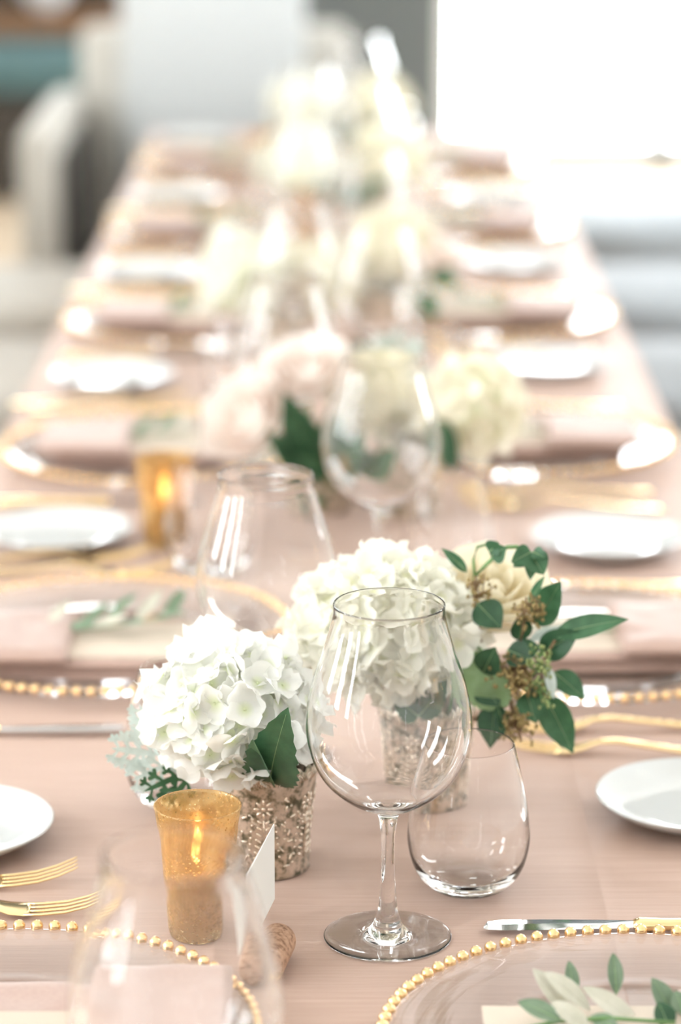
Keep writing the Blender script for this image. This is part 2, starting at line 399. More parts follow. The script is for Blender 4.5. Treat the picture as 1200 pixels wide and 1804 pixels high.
# scalloped rim band
rows = []
seg = NSC*8
for (r, base, top) in ((VR1, VH-.0075, 0), (VR1+.0006, VH-.004, .35), (VR1+.0004, VH-.0025, 1), (VR1-.0010, VH-.0025, 1), (VR1-.0018, VH-.0065, 0)):
    rows.append([(r*math.cos(2*PI*j/seg), r*math.sin(2*PI*j/seg), base+top*.0045*abs(math.sin(PI*j/8))) for j in range(seg)])
mbv.grid(rows, True)
vase_body = mbv.mesh('vase_body', 'champagne_mercury')
def surf(a, z, off=0):
    r = VR0+(VR1-VR0)*(z-.004)/(VH-.01)-.0012*math.sin(PI*min(1, max(0, (z-.004)/(VH-.01))))+off
    return Vector((r*math.cos(a), r*math.sin(a), z))
rel = MB()
for k in range(NSC):                                   # double arcs under each scallop
    a0 = 2*PI*(k)/NSC
    for rr in (.0052, .0034, .0018):
        pts = []
        for j in range(9):
            th = PI*j/8
            pts.append(surf(a0+PI/NSC+rr*math.cos(th)/VR1, VH-.0088+rr*math.sin(th)*1.05, .0004))
        rel.tube(pts, .00042, 5)
def pip(a, z, ln, wd, ang):
    """small raised oval on the wall, long axis turned by ang"""
    c = surf(a, z, .0002); rad = Vector((math.cos(a), math.sin(a), 0)); tan = Vector((-math.sin(a), math.cos(a), 0)); up = Vector((0, 0, 1))
    ax = tan*math.cos(ang)+up*math.sin(ang); ay = rad.cross(ax)
    M = Matrix((ax, ay, rad)).transposed()
    rel.ball(c, (ln, wd, .0008), 8, 4, M)
for k in range(6):
    a = 2*PI*k/6
    rel.tube([surf(a, .012, .0003), surf(a, .024, .0003), surf(a, .036, .0003), surf(a, .046, .0003)], .0005, 5)
    for j in range(7):                                  # fern fronds
        z = .013+j*.0048; spread = .0075-.0006*j
        for sg in (-1, 1):
            pip(a+sg*spread*.62/VR0, z+.0026, .0036-.0002*j, .0009, sg*.55 if sg > 0 else PI-.55)
            pip(a+sg*(spread+.0030)/VR0, z+.0048, .0011, .0009, 0)
    for j in range(8):                                  # blossom on the fern
        th = 2*PI*j/8
        pip(a+.0052*math.cos(th)/VR1, .0545+.0052*math.sin(th), .0024, .0011, th)
    pip(a, .0545, .0016, .0016, 0)
    for sg in (-1, 1):
        rel.tube([surf(a+sg*(.004+.006*math.sin(t*2.2))/VR1, .0455-.003*math.cos(t*3)+.0, .0003) for t in [i/6 for i in range(7)]], .0005, 5)
    am = a+PI/6                                         # scattered sprigs between the ferns
    for j in range(9):
        zz = .010+.0062*j; aa = am+.0045*math.sin(j*2.3)/VR1
        pip(aa, zz, .0030, .0008, (j*1.1) % PI); pip(aa+.005/VR1*math.cos(j), zz+.002, .0012, .0008, j)
relief_me = rel.mesh('relief', 'champagne_relief')
stemw = MB().lathe([(0, .066), (.033, .066)], 32).mesh('filling', 'leaf_dark')
def vase(x, y, label, rot=0.):
    t = thing('mercury_glass_vase', label, 'vase', (x, y, TZ), rot, 'silvered vases along the table')
    link('vase_body', vase_body, t); r = link('relief', relief_me, t); r['label'] = 'raised fern and scallop pattern'
    return t

# ------------------------------------------------------------------ flowers
def petal_rows(L, W, cup, curl, seed, nr=5, nc=5, notch=0.):
    rnd = random.Random(seed); rows = []
    ph = rnd.random()*6
    for i in range(nr+1):
        t = i/nr
        wd = W*(math.sin(PI*(.06+.80*t))**.6)*(1 if i else .3)
        row = []
        for j in range(nc):
            s = -1+2*j/(nc-1)
            x = L*(t-.24*t*t*s*s)-notch*L*max(0, t-.8)*(1-abs(s))
            z = cup*L*(s*s*.35*t)+curl*L*t*t+.035*L*math.sin(5*t+4*s+ph)*t
            row.append((x, s*wd/2, z))
        rows.append(row)
    return rows
def floret_mesh(name, m, seed):
    rnd = random.Random(seed); mb = MB()
    for k in range(4):
        a = PI/2*k+rnd.uniform(-.2, .2); L = .0150*rnd.uniform(.85, 1.15); W = L*rnd.uniform(1.05, 1.3)
        rows = petal_rows(L, W, rnd.uniform(.1, 1.0), rnd.uniform(-.35, .65), seed*7+k)
        ca, sa = math.cos(a), math.sin(a); zo = .0006*(k % 2)
        mb.grid([[(x*ca-y*sa, x*sa+y*ca, z+zo) for (x, y, z) in r] for r in rows])
    mb.ball((0, 0, .0006), .0011, 6, 4)
    return mb.mesh(name, m)
FL = {m: [floret_mesh('floret', m, 10+i+(0 if m == 'hydrangea_white' else 40)) for i in range(6)] for m in ('hydrangea_white', 'hydrangea_cream')}
def hydrangea(c, R, n, label, m='hydrangea_white', joined=False, foot=None, seed=1, zmin=-.75, group=None, fs=1.):
    """c centre, R = (rx, ry, rz) of the dome; florets are parts of the bloom"""
    rnd = random.Random(seed); c = Vector(c)
    t = thing('hydrangea_bloom', label, 'flower', c, 0, group)
    core = MB().ball((0, 0, 0), (R[0]*.80, R[1]*.80, R[2]*.80), 20, 12)
    link('flower_core', core.mesh('flower_core', 'floret_core'), t)
    if foot is not None:
        f = Vector(foot)-c
        link('stem', MB().tube([(0, 0, -R[2]*.6), ((f.x)*.6, f.y*.6, -R[2]*.6+(f.z+R[2]*.6)*.5), tuple(f)], .003).mesh('stem', 'stem_green'), t)
    big = MB()
    ga = PI*(3-5**.5)
    for i in range(n):
        z = 1-(i+.5)/n*(1-zmin); a = ga*i+rnd.uniform(-.12, .12); q = math.sqrt(max(0, 1-z*z))
        d = Vector((q*math.cos(a), q*math.sin(a), z))
        rr = rnd.uniform(.80, 1.03)
        p = Vector((d.x*R[0], d.y*R[1], d.z*R[2]))*rr
        nrm = (Vector((d.x/R[0], d.y/R[1], d.z/R[2])).normalized()+Vector((rnd.uniform(-.7, .7), rnd.uniform(-.7, .7), rnd.uniform(-.7, .7)))).normalized()
        rot = nrm.to_track_quat('Z', 'Y') @ Euler((0, 0, rnd.random()*6)).to_quaternion()
        s = rnd.uniform(.85, 1.15)*fs
        me = FL[m][rnd.randrange(6)]
        if joined:
            M = Matrix.LocRotScale(p, rot, Vector((s, s, s)))
            big.add([M @ v.co for v in me.vertices], [tuple(f.vertices) for f in me.polygons])
        else:
            o = link('floret', me, t, p, (0, 0, 0), (s, s, s)); o.rotation_mode = 'QUATERNION'; o.rotation_quaternion = rot
    if joined:
        o = link('florets', big.mesh('florets', m+'_far' if m+'_far' in MATS else m), t); o['kind'] = 'stuff'
    return t
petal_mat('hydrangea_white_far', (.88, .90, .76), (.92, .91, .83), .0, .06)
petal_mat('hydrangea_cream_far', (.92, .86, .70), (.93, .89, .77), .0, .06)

def rose_petal(r, h, spread, seed, m):
    """a cupped petal wrapping an axis at radius r: spans 2*spread radians"""
    rnd = random.Random(seed); rows = []
    for i in range(7):
        t = i/6; row = []
        for j in range(9):
            s = -1+2*j/8; a = s*spread*(math.sin(PI*(.16+.62*t)))
            rr = r*(.35+.72*math.sin(t*PI*.56))+.10*r*t**4*(1.4+.5*math.sin(3*s+seed))
            z = h*(t-.16*t*s*s)+.02*h*math.sin(5*s+seed)*t
            row.append((rr*math.cos(a), rr*math.sin(a), z))
        rows.append(row)
    return MB().grid(rows).mesh('petal', m)
def rose(c, R, axis, label, m='rose_cream', seed=1, foot=None, group=None):
    c = Vector(c); t = thing('rose_bloom', label, 'flower', c, 0, group)
    q = Vector(axis).normalized().to_track_quat('Z', 'Y')
    rnd = random.Random(seed)
    for ring, (n, rf, hf, sp) in enumerate(((3, .22, 1.22, 1.3), (4, .42, 1.22, 1.1), (5, .62, 1.15, .95), (5, .82, 1.02, .85), (6, 1.0, .86, .72))):
        for k in range(n):
            me = rose_petal(R*rf, R*hf*rnd.uniform(.94, 1.06), sp, seed*50+ring*8+k, m)
            o = link('petal', me, t, q @ Vector((0, 0, -.55*R)), (0, 0, 0)); o.rotation_mode = 'QUATERNION'
            o.rotation_quaternion = q @ Euler((0, 0, 2*PI*k/n+ring*.7+rnd.uniform(-.15, .15))).to_quaternion()
    mb = MB().ball(q @ Vector((0, 0, -.5*R)), R*.3, 10, 6)
    link('calyx', mb.mesh('calyx', 'stem_green'), t)
    if foot is not None:
        f = Vector(foot)-c
        link('stem', MB().tube([q @ Vector((0, 0, -.5*R)), f*.6+Vector((0, 0, -.2*R)), f], .0022).mesh('stem', 'stem_green'), t)
    return t

def leaf_mesh(b, tip, wd, m, n=(0, -1, .4), fold=.25, bend=0., shape='lance', teeth=0, twist=0.):
    """leaf blade from b to tip; n = the way its face looks"""
    b = Vector(b); tip = Vector(tip); ax = tip-b; L = ax.length; ax.normalize()
    n = Vector(n); n = (n-ax*n.dot(ax)).normalized(); sd = ax.cross(n)
    NR = 12 if not teeth else teeth*2
    rows = []
    for i in range(NR+1):
        t = i/NR
        if shape == 'lance': wv = (t**.72)*((1-t)**1.05)*2.35
        elif shape == 'ovate': wv = (max(t, 0)**.55)*((1-t)**.92)*1.92
        elif shape == 'olive': wv = math.sin(PI*t)**.75
        else: wv = (t**.8)*((1-t)**.3)*1.65
        if teeth and 0 < i < NR: wv *= 1.06 if i % 2 else .92
        wv = max(wv, .012 if i < NR else 0.004)*wd/2
        aw = twist*(t-.5)
        sdt = sd*math.cos(aw)+n*math.sin(aw); nt_ = n*math.cos(aw)-sd*math.sin(aw)
        mid = b+ax*L*t+n*bend*L*4*t*(1-t)
        rows.append([mid+sdt*s*wv+nt_*(fold*abs(s)*wv) for s in (-1, -.5, 0, .5, 1)])
    return MB().grid(rows), rows
def add_leaf(t, b, tip, wd, m, name='leaf', **kw):
    o0 = t.matrix_world.translation if False else Vector(t.location)
    mb, rows = leaf_mesh(Vector(b)-o0, Vector(tip)-o0, wd, m, **kw)
    o = link(name, mb.mesh(name, m), t)
    pts = [r[2] for r in rows[:-1]]
    rb = [max(.0007*(1-i/len(pts)), .0002) for i in range(len(pts))]
    link('midrib', MB().tube(pts, rb, 4).mesh('midrib', 'leaf_pale' if m in ('leaf_dark', 'leaf_mid', 'leaf_olive_top') else m), o)
    return o

def lobed_leaf(t, b, tip, wd, m, n=(0, -1, .3), lobes=5):
    """deeply cut felted leaf: a midrib blade with rounded side lobes"""
    o0 = Vector(t.location); b = Vector(b)-o0; tip = Vector(tip)-o0
    ax = tip-b; L = ax.length; ax.normalize(); n = Vector(n); n = (n-ax*n.dot(ax)).normalized(); sd = ax.cross(n)
    mb, _ = leaf_mesh(b, tip, wd*.16, m, n=n, fold=.1, shape='olive')
    for i in range(lobes):
        f = (i+.8)/(lobes+.6); base = b+ax*L*f; ln = wd*.55*math.sin(PI*(.25+.6*f))
        for s in (-1, 1):
            d = (sd*s+ax*.75+n*.15*math.sin(i*3+s)).normalized(); p2 = base+d*ln
            q, _ = leaf_mesh(base-d*ln*.1, p2, ln*.26, m, n=n, fold=.15, shape='round')
            mb.add(q.v, q.f)
            for s2 in (-1, 1):
                d2 = (d+d.cross(n)*s2*.9).normalized(); bb = base+d*ln*.5
                q, _ = leaf_mesh(bb, bb+d2*ln*.45, ln*.24, m, n=n, fold=.1, shape='round'); mb.add(q.v, q.f)
    return link('leaf', mb.mesh('leaf', m), t)

def seeds(t, twigs, m_seed='seed_tan', m_stem='stem_brown', n=10, spread=.012, r=.0012, seed=3):
    """branched twig tips with little seed capsules; joined, too small to pick apart"""
    rnd = random.Random(seed); o0 = Vector(t.location); st = MB(); sd = MB()
    for (a, b) in twigs:
        a = Vector(a)-o0; b = Vector(b)-o0; st.tube([a, (a+b)/2+Vector((rnd.uniform(-.002, .002),)*3), b], .0006, 5)
        for k in range(n):
            f = rnd.uniform(.3, 1); p = a.lerp(b, f); e = p+Vector((rnd.gauss(0, 1), rnd.gauss(0, 1), rnd.gauss(.25, 1))).normalized()*spread*rnd.uniform(.5, 1)
            st.tube([p, e], .0004, 4)
            for j in range(3):
                e2 = e+Vector((rnd.gauss(0, 1), rnd.gauss(0, 1), rnd.gauss(0, 1))).normalized()*spread*.35
                st.tube([e, e2], .0003, 4); sd.ball(e2, (r, r, r*1.4), 6, 4)
    link('twigs', st.mesh('twigs', m_stem), t); o = link('seed_capsules', sd.mesh('seed_capsules', m_seed), t); o['kind'] = 'stuff'

# ------------------------------------------------------------------ place settings
CR = .163
ch_prof = [(0, 0), (.098, 0), (.108, .0008), (.120, .0045), (.140, .0080), (CR-.004, .0098), (CR, .0108), (CR-.0005, .0138), (CR-.006, .0142), (.140, .0118), (.119, .0085), (.106, .0045), (.096, .0036), (0, .0036)]
charger_me = MB().lathe(dense(ch_prof, 2), 128).mesh('glass_plate', 'charger_glass')
NB = 88
bead_me = MB().ball((0, 0, 0), .0042, 12, 8).mesh('bead', 'gold_bead')
bigb = MB()
for k in range(NB):
    a = 2*PI*k/NB; bigb.ball(((CR+.001)*math.cos(a), (CR+.001)*math.sin(a), .0150), .0042, 8, 6)
beadring_me = bigb.mesh('beads', 'gold_bead')
def charger(x, y, label, single):
    t = thing('charger_plate', label, 'plate', (x, y, TZ), 0, 'beaded glass chargers')
    link('glass_plate', charger_me, t)
    if single:
        for k in range(NB):
            a = 2*PI*(k+.3)/NB; link('bead', bead_me, t, ((CR+.001)*math.cos(a), (CR+.001)*math.sin(a), .0150))
    else: link('beads', beadring_me, t)['kind'] = 'stuff'
    return t
bp_prof = [(0, .002), (.038, .002), (.040, 0), (.044, 0), (.046, .0022), (.058, .0060), (.068, .0115), (.0735, .0160), (.0738, .0172), (.0725, .0174), (.066, .0138), (.056, .0090), (.046, .0062), (.036, .0054), (0, .0054)]
bp_me = MB().lathe(dense(bp_prof, 3), 72).mesh('bread_plate', 'porcelain')
def bread_plate(x, y, label): return tag(link('bread_plate', bp_me, None, (x, y, TZ)), label, 'plate', 'white bread plates')

def loft(sections, seg=10):
    """sections: (x, z, half width, half thickness)"""
    rows = []
    for (x, z, w_, h_) in sections:
        rows.append([(x, w_*math.cos(2*PI*j/seg), z+h_*math.sin(2*PI*j/seg)) for j in range(seg)])
    return MB().grid(rows, True, True)
fork_handle = loft([(-.178, .0030, .004, .0012), (-.172, .0032, .0088, .0018), (-.155, .0036, .0090, .0018), (-.12, .0050, .0060, .0020), (-.09, .0082, .0040, .0022), (-.068, .0108, .0032, .0022), (-.052, .0100, .0046, .0018), (-.042, .0065, .0088, .0013), (-.032, .0038, .0116, .0011), (-.022, .0030, .0122, .0010), (-.0185, .0031, .0120, .0009)]).mesh('handle', 'gold_metal')
tine_me = loft([(-.022, .0030, .0015, .0010), (-.010, .0032, .0014, .0010), (.006, .0048, .0013, .0010), (.020, .0085, .0011, .0009), (.031, .0130, .0008, .0007), (.034, .0145, .0004, .0004)], 8).mesh('tine', 'gold_metal')
def fork(x, y, rot, label, z=0.):
    t = thing('gold_fork', label, 'fork', (x, y, TZ+z), rot, 'gold forks along the table')
    link('handle', fork_handle, t)
    for k in range(4): link('tine', tine_me, t, (0, -.0093+.0062*k, 0))
    return t
kn_handle = loft([(-.215, .0040, .004, .003), (-.210, .0045, .0085, .0040), (-.19, .0045, .0085, .0042), (-.15, .0045, .0060, .0040), (-.12, .0045, .0052, .0040), (-.108, .0045, .0070, .0044), (-.104, .0045, .0068, .0044), (-.100, .0045, .0050, .0034)]).mesh('handle', 'gold_metal')
kb = []
for (x, a, b2) in ((-.102, -.0050, .0050), (-.08, -.0062, .0072), (-.04, -.0070, .0092), (-.012, -.0060, .0096), (-.003, -.0030, .0088), (0, .004, .0070)):
    kb.append([(x, a, .0040), (x, a, .0052), (x, (a+b2)/2, .0056), (x, b2, .0046), (x, (a+b2)/2, .0036)])
blade_me = MB().grid(kb, True, True).mesh('blade', 'steel', False)
def knife(x, y, rot, label):
    t = thing('table_knife', label, 'knife', (x, y, TZ-.0004), rot, 'gold handled knives')
    link('handle', kn_handle, t); link('blade', blade_me, t); return t

def slab(w_, d_, h_, seed, wr=.0012, nx=26, ny=14, r=.006):
    """soft folded cloth: a rounded pad with gentle wrinkles, base at z = 0"""
    rows = []
    def prof(u): return u
    top = []; 
    for i in range(ny+1):
        y = -d_/2+d_*i/ny; row = []
        for j in range(nx+1):
            x = -w_/2+w_*j/nx
            ex = min((w_/2-abs(x))/r, (d_/2-abs(y))/r); e = math.sqrt(max(0, 1-(1-min(1, ex))**2))
            z = h_*(.45+.55*e)+wr*noise.noise((x*35+seed*3, y*50, seed))*e
            row.append((x, y+.0015*noise.noise((x*20, seed, 1)), z))
        top.append(row)
    mb = MB().grid(top)
    edge = top[0]+[r_[-1] for r_ in top[1:]]+top[-1][::-1][1:]+[r_[0] for r_ in top[::-1][1:-1]]
    mb.grid([edge, [(p[0]*1.004, p[1]*1.004, h_*.25) for p in edge], [(p[0]*.995, p[1]*.995, 0) for p in edge]], True)
    mb.f.append(tuple(range(len(mb.v)-len(edge), len(mb.v))))
    return mb
nap_a = slab(.205, .120, .0085, 1); nap_b = slab(.201, .117, .0080, 2); nap_c = slab(.100, .132, .0095, 5, .0025)
nap_layer = [nap_a.mesh('fold', 'blush_napkin'), nap_b.mesh('fold', 'blush_napkin'), nap_c.mesh('pocket_flap', 'blush_napkin')]
card_me = MB().box((0, 0, .0004), (.165, .098, .0008)).mesh('menu_card', 'cream_card', False)
def napkin(x, y, rot, flap, label):
    t = thing('folded_napkin', label, 'napkin', (x, y, TZ+.0060), rot, 'blush napkins on the chargers')
    link('fold', nap_layer[0], t); link('fold', nap_layer[1], t, (.0, .0015, .0086))
    link('pocket_flap', nap_layer[2], t, (flap*.066, 0, .0172)); return t
def menu_card(x, y, rot, label): return tag(link('menu_card', card_me, None, (x, y, TZ+.0226), (0, 0, rot)), label, 'card', 'menu cards tucked in napkins')
def olive_sprig(x, y, rot, label, leaves=None, z=.0238, seed=1):
    rnd = random.Random(seed)
    t = thing('olive_sprig', label, 'sprig', (x, y, TZ+z), rot, 'olive sprigs on the menu cards')
    st = MB().tube([(-.06, 0, .001), (-.02, .004, .003), (.02, .002, .006), (.055, .006, .010)], [.0012, .0011, .0009, .0005], 6); link('stem', st.mesh('stem', 'stem_green'), t)
    for k in range(9):
        f = k/8; p = Vector((-.045+.1*f, .003, .003+.006*f)); sg = -1 if k % 2 else 1
        d = Vector((rnd.uniform(.4, .9), sg*rnd.uniform(.3, .9), rnd.uniform(.05, .55))).normalized(); L = rnd.uniform(.035, .05)
        mb, _ = leaf_mesh(p, p+d*L, .0115, None, n=(rnd.uniform(-.4, .4), -.4, 1), fold=.2, bend=rnd.uniform(-.05, .1), shape='olive')
        link('leaf', mb.mesh('leaf', 'leaf_olive_top' if k % 3 else 'leaf_olive_under'), t)
    return t

ORD = ['nearest', 'second', 'third', 'fourth', 'fifth', 'sixth']
RYS = [1.556, 2.347, 3.078, 3.800, 4.520, 5.240]
LYS = [1.563, 2.365, 3.042, 3.760, 4.480, 5.200]
RXS = [.188, .215, .205, .205, .205, .205]; LXS = [-.207, -.207, -.207, -.205, -.205, -.205]
for k in range(6):
    pl = '%s place on the window side' % ORD[k]
    x, y = RXS[k], RYS[k]
    charger(x, y, 'clear gold-beaded charger at the '+pl, k < 3)
    fl = 1
    napkin(x+.005 if k else .19, y-.012 if k else 1.535, random.uniform(-.04, .04), fl, 'blush folded napkin at the '+pl)
    menu_card(x-.03 if k else .168, y-.012 if k else 1.538, 0, 'cream menu card at the '+pl)
    if k: olive_sprig(x-.02, y-.01, PI+random.uniform(-.3, .3), 'olive sprig at the '+pl, seed=k)
    if k: bread_plate(.262, [0, 1.965, 2.675, 3.490, 4.200, 4.830][k], 'white bread plate at the '+pl)
    if k:
        fork(.155 if k > 1 else .150, y-.245, PI-.12, 'outer gold fork at the '+pl)
        fork(.150, y-.200, PI+.03, 'inner gold fork at the '+pl)
    knife(.095 if k == 0 else .12, y+.190 if k else 1.754, PI-.02 if k else PI, 'gold-handled knife at the '+pl)
    pl = '%s place on the side away from the window' % ORD[k]
    x, y = LXS[k], LYS[k]
    charger(x, y, 'clear gold-beaded charger at the '+pl, k < 3)
    fl = 1 if k == 0 else -1
    napkin(x-.005 if k else -.179, y-.05 if k == 1 else (1.572 if k == 0 else y-.012), random.uniform(-.03, .03), fl, 'blush folded napkin at the '+pl)
    menu_card(x+.028 if k else -.190, y-.05 if k == 1 else (1.53 if k == 0 else y-.012), 0, 'cream menu card at the '+pl)
    if k: olive_sprig(x+.0, y-.035 if k == 1 else y-.01, random.uniform(-.2, .3), 'olive sprig at the '+pl, seed=20+k)
    bread_plate(-.280, [1.912, 2.700, 3.41, 4.12, 4.84, 5.56][k], 'white bread plate at the '+pl)
    fork(-.2158, y+.271, .12, 'outer gold fork at the '+pl)
    fork(-.191, y+.219, .0, 'inner gold fork at the '+pl)
    if k: knife(-.172 if k == 1 else -.14, y-.222 if k == 1 else y-.2, .02, 'gold-handled knife at the '+pl)

WR = [(.0312, 1.7435), (.037, 2.50), (.043, 3.27), (.040, 3.87), (.040, 4.60), (.040, 5.36)]
WL = [(-.083, 1.320), (-.056, 2.075), (-.058, 2.90), (-.055, 3.42), (-.055, 4.12), (-.055, 4.85)]
for k in range(6):
    wine(*WR[k], 'large wine glass, %s one on the window side' % ORD[k])
    wine(*WL[k], 'large wine glass, %s one on the side away from the window' % ORD[k])
SR = [(.088, 1.826), (.10, 2.56), (.105, 3.25), (.10, 3.97), (.10, 4.70), (.10, 5.40)]
SL = [(-.150, 1.255), (-.118, 1.985), (-.125, 2.60), (-.12, 3.32), (-.12, 4.02), (-.12, 4.75)]
for k in range(6):
    tumbler(*SR[k], 'stemless glass, %s one on the window side' % ORD[k])
    if k: tumbler(*SL[k], 'stemless glass, %s one on the side away from the window' % ORD[k])
for (x, y, l) in ((-.094, 1.753, 'sharp amber votive beside the silvered vase and place card'), (-.172, 2.690, 'blurred amber votive behind the second bare bread plate'), 
                  (-.050, 4.35, 'distant amber votive among the glasses in mid table'), (-.13, 5.05, 'distant amber votive near the far end away from the window'), (.085, 5.12, 'distant amber votive near the far end by the window')):
    votive(x, y, l)

# place card in a cork
ck = thing('cork_card_holder', 'brown cork lying on the cloth holding a white card', 'card holder', (-.0440, 1.690, TZ+.0118), 1.40)
cp = MB().lathe([(0, -.024), (.0100, -.024), (.0114, -.0228), (.0118, -.020), (.0118, .020), (.0114, .0228), (.0100, .024), (0, .024)], 32)
cp.v = [(v_[2], v_[0], v_[1]) for v_ in cp.v]
link('cork_body', cp.mesh('cork_body', 'cork'), ck)
pc = link('place_card', MB().box((0, 0, .0295), (.088, .0006, .053)).mesh('place_card', 'white_card', False), None, (-.0512, 1.706, TZ+.0215), (0, 0, 1.40))
tag(pc, 'small white place card standing upright in the cork', 'card')

# ------------------------------------------------------------------ near arrangements
vase(-.0528, 1.869, 'silvered vase beside the sharp amber votive', .52)
vase(.0641, 1.995, 'silvered vase behind the sharp wine glass', .2)
hydrangea(at(408, 1250, 1.852), (.054, .048, .049), 150, 'white hydrangea head above the vase by the votive', seed=4, foot=(-.0528, 1.869, TZ+.01), zmin=-.8, group='hydrangea heads')
hydrangea(at(682, 1110, 1.978), (.067, .052, .052), 190, 'large creamy hydrangea head behind the sharp wine glass', 'hydrangea_cream', seed=9, foot=(.0641, 1.995, TZ+.01), zmin=-.75, group='hydrangea heads')
rose(at(872, 1045, 2.01), .036, (.15, -.5, .8), 'cream rose beside the large hydrangea head', 'rose_cream', 3, foot=(.07, 1.998, TZ+.02), group='roses')
# hydrangea leaf tucked in the near vase
lf = thing('hydrangea_leaf', 'dark green toothed leaf in the vase by the votive', 'leaf', at(478, 1372, 1.834))
add_leaf(lf, at(478, 1380, 1.834), at(508, 1246, 1.766), .054, 'leaf_dark', name='blade', n=(-.1, -1, .3), fold=.15, bend=.10, shape='ovate', teeth=9, twist=.3)
add_leaf(lf, at(478, 1380, 1.834), at(446, 1302, 1.772), .030, 'leaf_mid', name='blade', n=(-.4, -1, .5), fold=.3, shape='ovate', teeth=7)
lf = thing('hydrangea_leaf', 'pale green toothed leaf between the hydrangea and the eucalyptus', 'leaf', at(882, 1248, 1.945))
add_leaf(lf, at(884, 1250, 1.945), at(832, 1130, 1.955), .050, 'leaf_pale', name='blade', n=(-.55, -1, .2), fold=.25, bend=.10, shape='ovate', teeth=12)
lf = thing('hydrangea_leaf', 'dark leaf under the large hydrangea head', 'leaf', at(740, 1262, 1.955))
add_leaf(lf, at(740, 1262, 1.955), at(800, 1195, 1.935), .03, 'leaf_dark', name='blade', n=(0, -1, .3), shape='ovate', teeth=8)
add_leaf(lf, at(740, 1262, 1.955), at(690, 1222, 1.935), .03, 'leaf_dark', name='blade', n=(0, -1, .5), shape='ovate', teeth=8)
# dusty miller beside the near hydrangea
dm = thing('dusty_miller', 'pale silver green lobed foliage beside the near hydrangea', 'foliage', at(330, 1375, 1.87))
link('stem', MB().tube([Vector((0, 0, 0)), at(285, 1340, 1.88)-Vector(dm.location), at(255, 1290, 1.89)-Vector(dm.location)], .0012).mesh('stem', 'leaf_silver'), dm)
lobed_leaf(dm, at(285, 1330, 1.885), at(195, 1318, 1.88), .032, 'leaf_silver', lobes=4)
lobed_leaf(dm, at(285, 1320, 1.89), at(245, 1240, 1.90), .030, 'leaf_silver', lobes=4)
lobed_leaf(dm, at(300, 1345, 1.88), at(232, 1375, 1.875), .028, 'leaf_silver', lobes=4)
lobed_leaf(dm, at(330, 1360, 1.87), at(252, 1395, 1.855), .026, 'leaf_mid', lobes=3)
lobed_leaf(dm, at(340, 1360, 1.87), at(290, 1425, 1.85), .026, 'leaf_mid', lobes=3)

# seeded eucalyptus on the window side of the second vase
Z6 = lambda a, b_, Y: at(780+a/3.53, 930+b_/3.53, Y)
eu = thing('seeded_eucalyptus', 'dark green eucalyptus with seed clusters beside the cream rose', 'foliage', Z6(330, 1060, 1.97))
o0 = Vector(eu.location)
def stem(t, pts, r=.0011, m='stem_brown'):
    o_ = Vector(t.location); link('stem', MB().tube([p-o_ for p in pts], r, 6).mesh('stem', m), t)
stem(eu, [Z6(200, 1200, 1.985), Z6(330, 1010, 1.965), Z6(440, 860, 1.95), Z6(500, 640, 1.945), Z6(500, 450, 1.945)])
stem(eu, [Z6(330, 1010, 1.965), Z6(480, 940, 1.95), Z6(600, 860, 1.94), Z6(700, 700, 1.94)])
stem(eu, [Z6(330, 1010, 1.965), Z6(420, 1100, 1.95), Z6(440, 1200, 1.945), Z6(490, 1330, 1.94)], .0009)
stem(eu, [Z6(480, 940, 1.95), Z6(600, 1000, 1.94), Z6(660, 1060, 1.935)], .0009)
LV = [((575, 600), (738, 333), .040, 'leaf_mid', (-.3, -1, .5), .0), ((605, 785), (850, 640), .036, 'leaf_dark', (.1, -1, .5), .03), ((690, 670), (1158, 568), .030, 'leaf_mid', (.1, -.9, .8), .05),
      ((690, 895), (888, 1068), .030, 'leaf_mid', (.3, -1, .5), .04), ((628, 1030), (812, 1402), .040, 'leaf_mid', (-.3, -1, .3), -.04), ((520, 1020), (582, 1216), .034, 'leaf_mid', (.1, -1, .2), 0),
      ((325, 1090), (300, 1382), .038, 'leaf_dark', (-.3, -1, .1), 0), ((215, 470), (365, 625), .040, 'leaf_dark', (.4, -1, .2), .0), ((535, 470), (636, 298), .013, 'leaf_mid', (-.6, -.6, .3), 0),
      ((480, 700), (500, 520), .026, 'leaf_dark', (.1, -1, .2), 0), ((400, 760), (560, 820), .034, 'leaf_dark', (0, -1, .5), 0), ((250, 900), (330, 740), .034, 'leaf_dark', (-.2, -1, .3), 0),
      ((240, 960), (350, 1110), .036, 'leaf_dark', (.1, -1, .1), 0), ((470, 780), (610, 740), .028, 'leaf_dark', (0, -1, .6), 0), ((345, 1110), (385, 1270), .020, 'leaf_dark', (.5, -1, .2), 0), ((560, 950), (640, 1060), .024, 'leaf_dark', (.2, -1, .3), 0)]
for i, (a, b_, wd, m_, nn, bd) in enumerate(LV):
    yb = 1.952-.004*(i % 3)
    add_leaf(eu, Z6(*a, yb), Z6(*b_, yb-.012), wd*.86, m_, n=nn, fold=.22, bend=bd, shape='lance')
add_leaf(eu, Z6(648, 860, 1.935), Z6(692, 1066, 1.930), .013, 'leaf_silver', n=(.5, -1, .2))
add_leaf(eu, Z6(540, 695, 1.965), Z6(805, 612, 1.96), .013, 'leaf_silver', n=(0, -1, .8))
seeds(eu, [(Z6(500, 640, 1.942), Z6(520, 430, 1.938)), (Z6(470, 560, 1.94), Z6(560, 470, 1.935))], n=9, seed=5)
s2 = thing('seeded_eucalyptus', 'brown seed twigs drooping below the eucalyptus leaves', 'foliage', Z6(400, 950, 1.95))
stem(s2, [Z6(330, 1010, 1.965), Z6(400, 950, 1.945), Z6(470, 930, 1.94)])
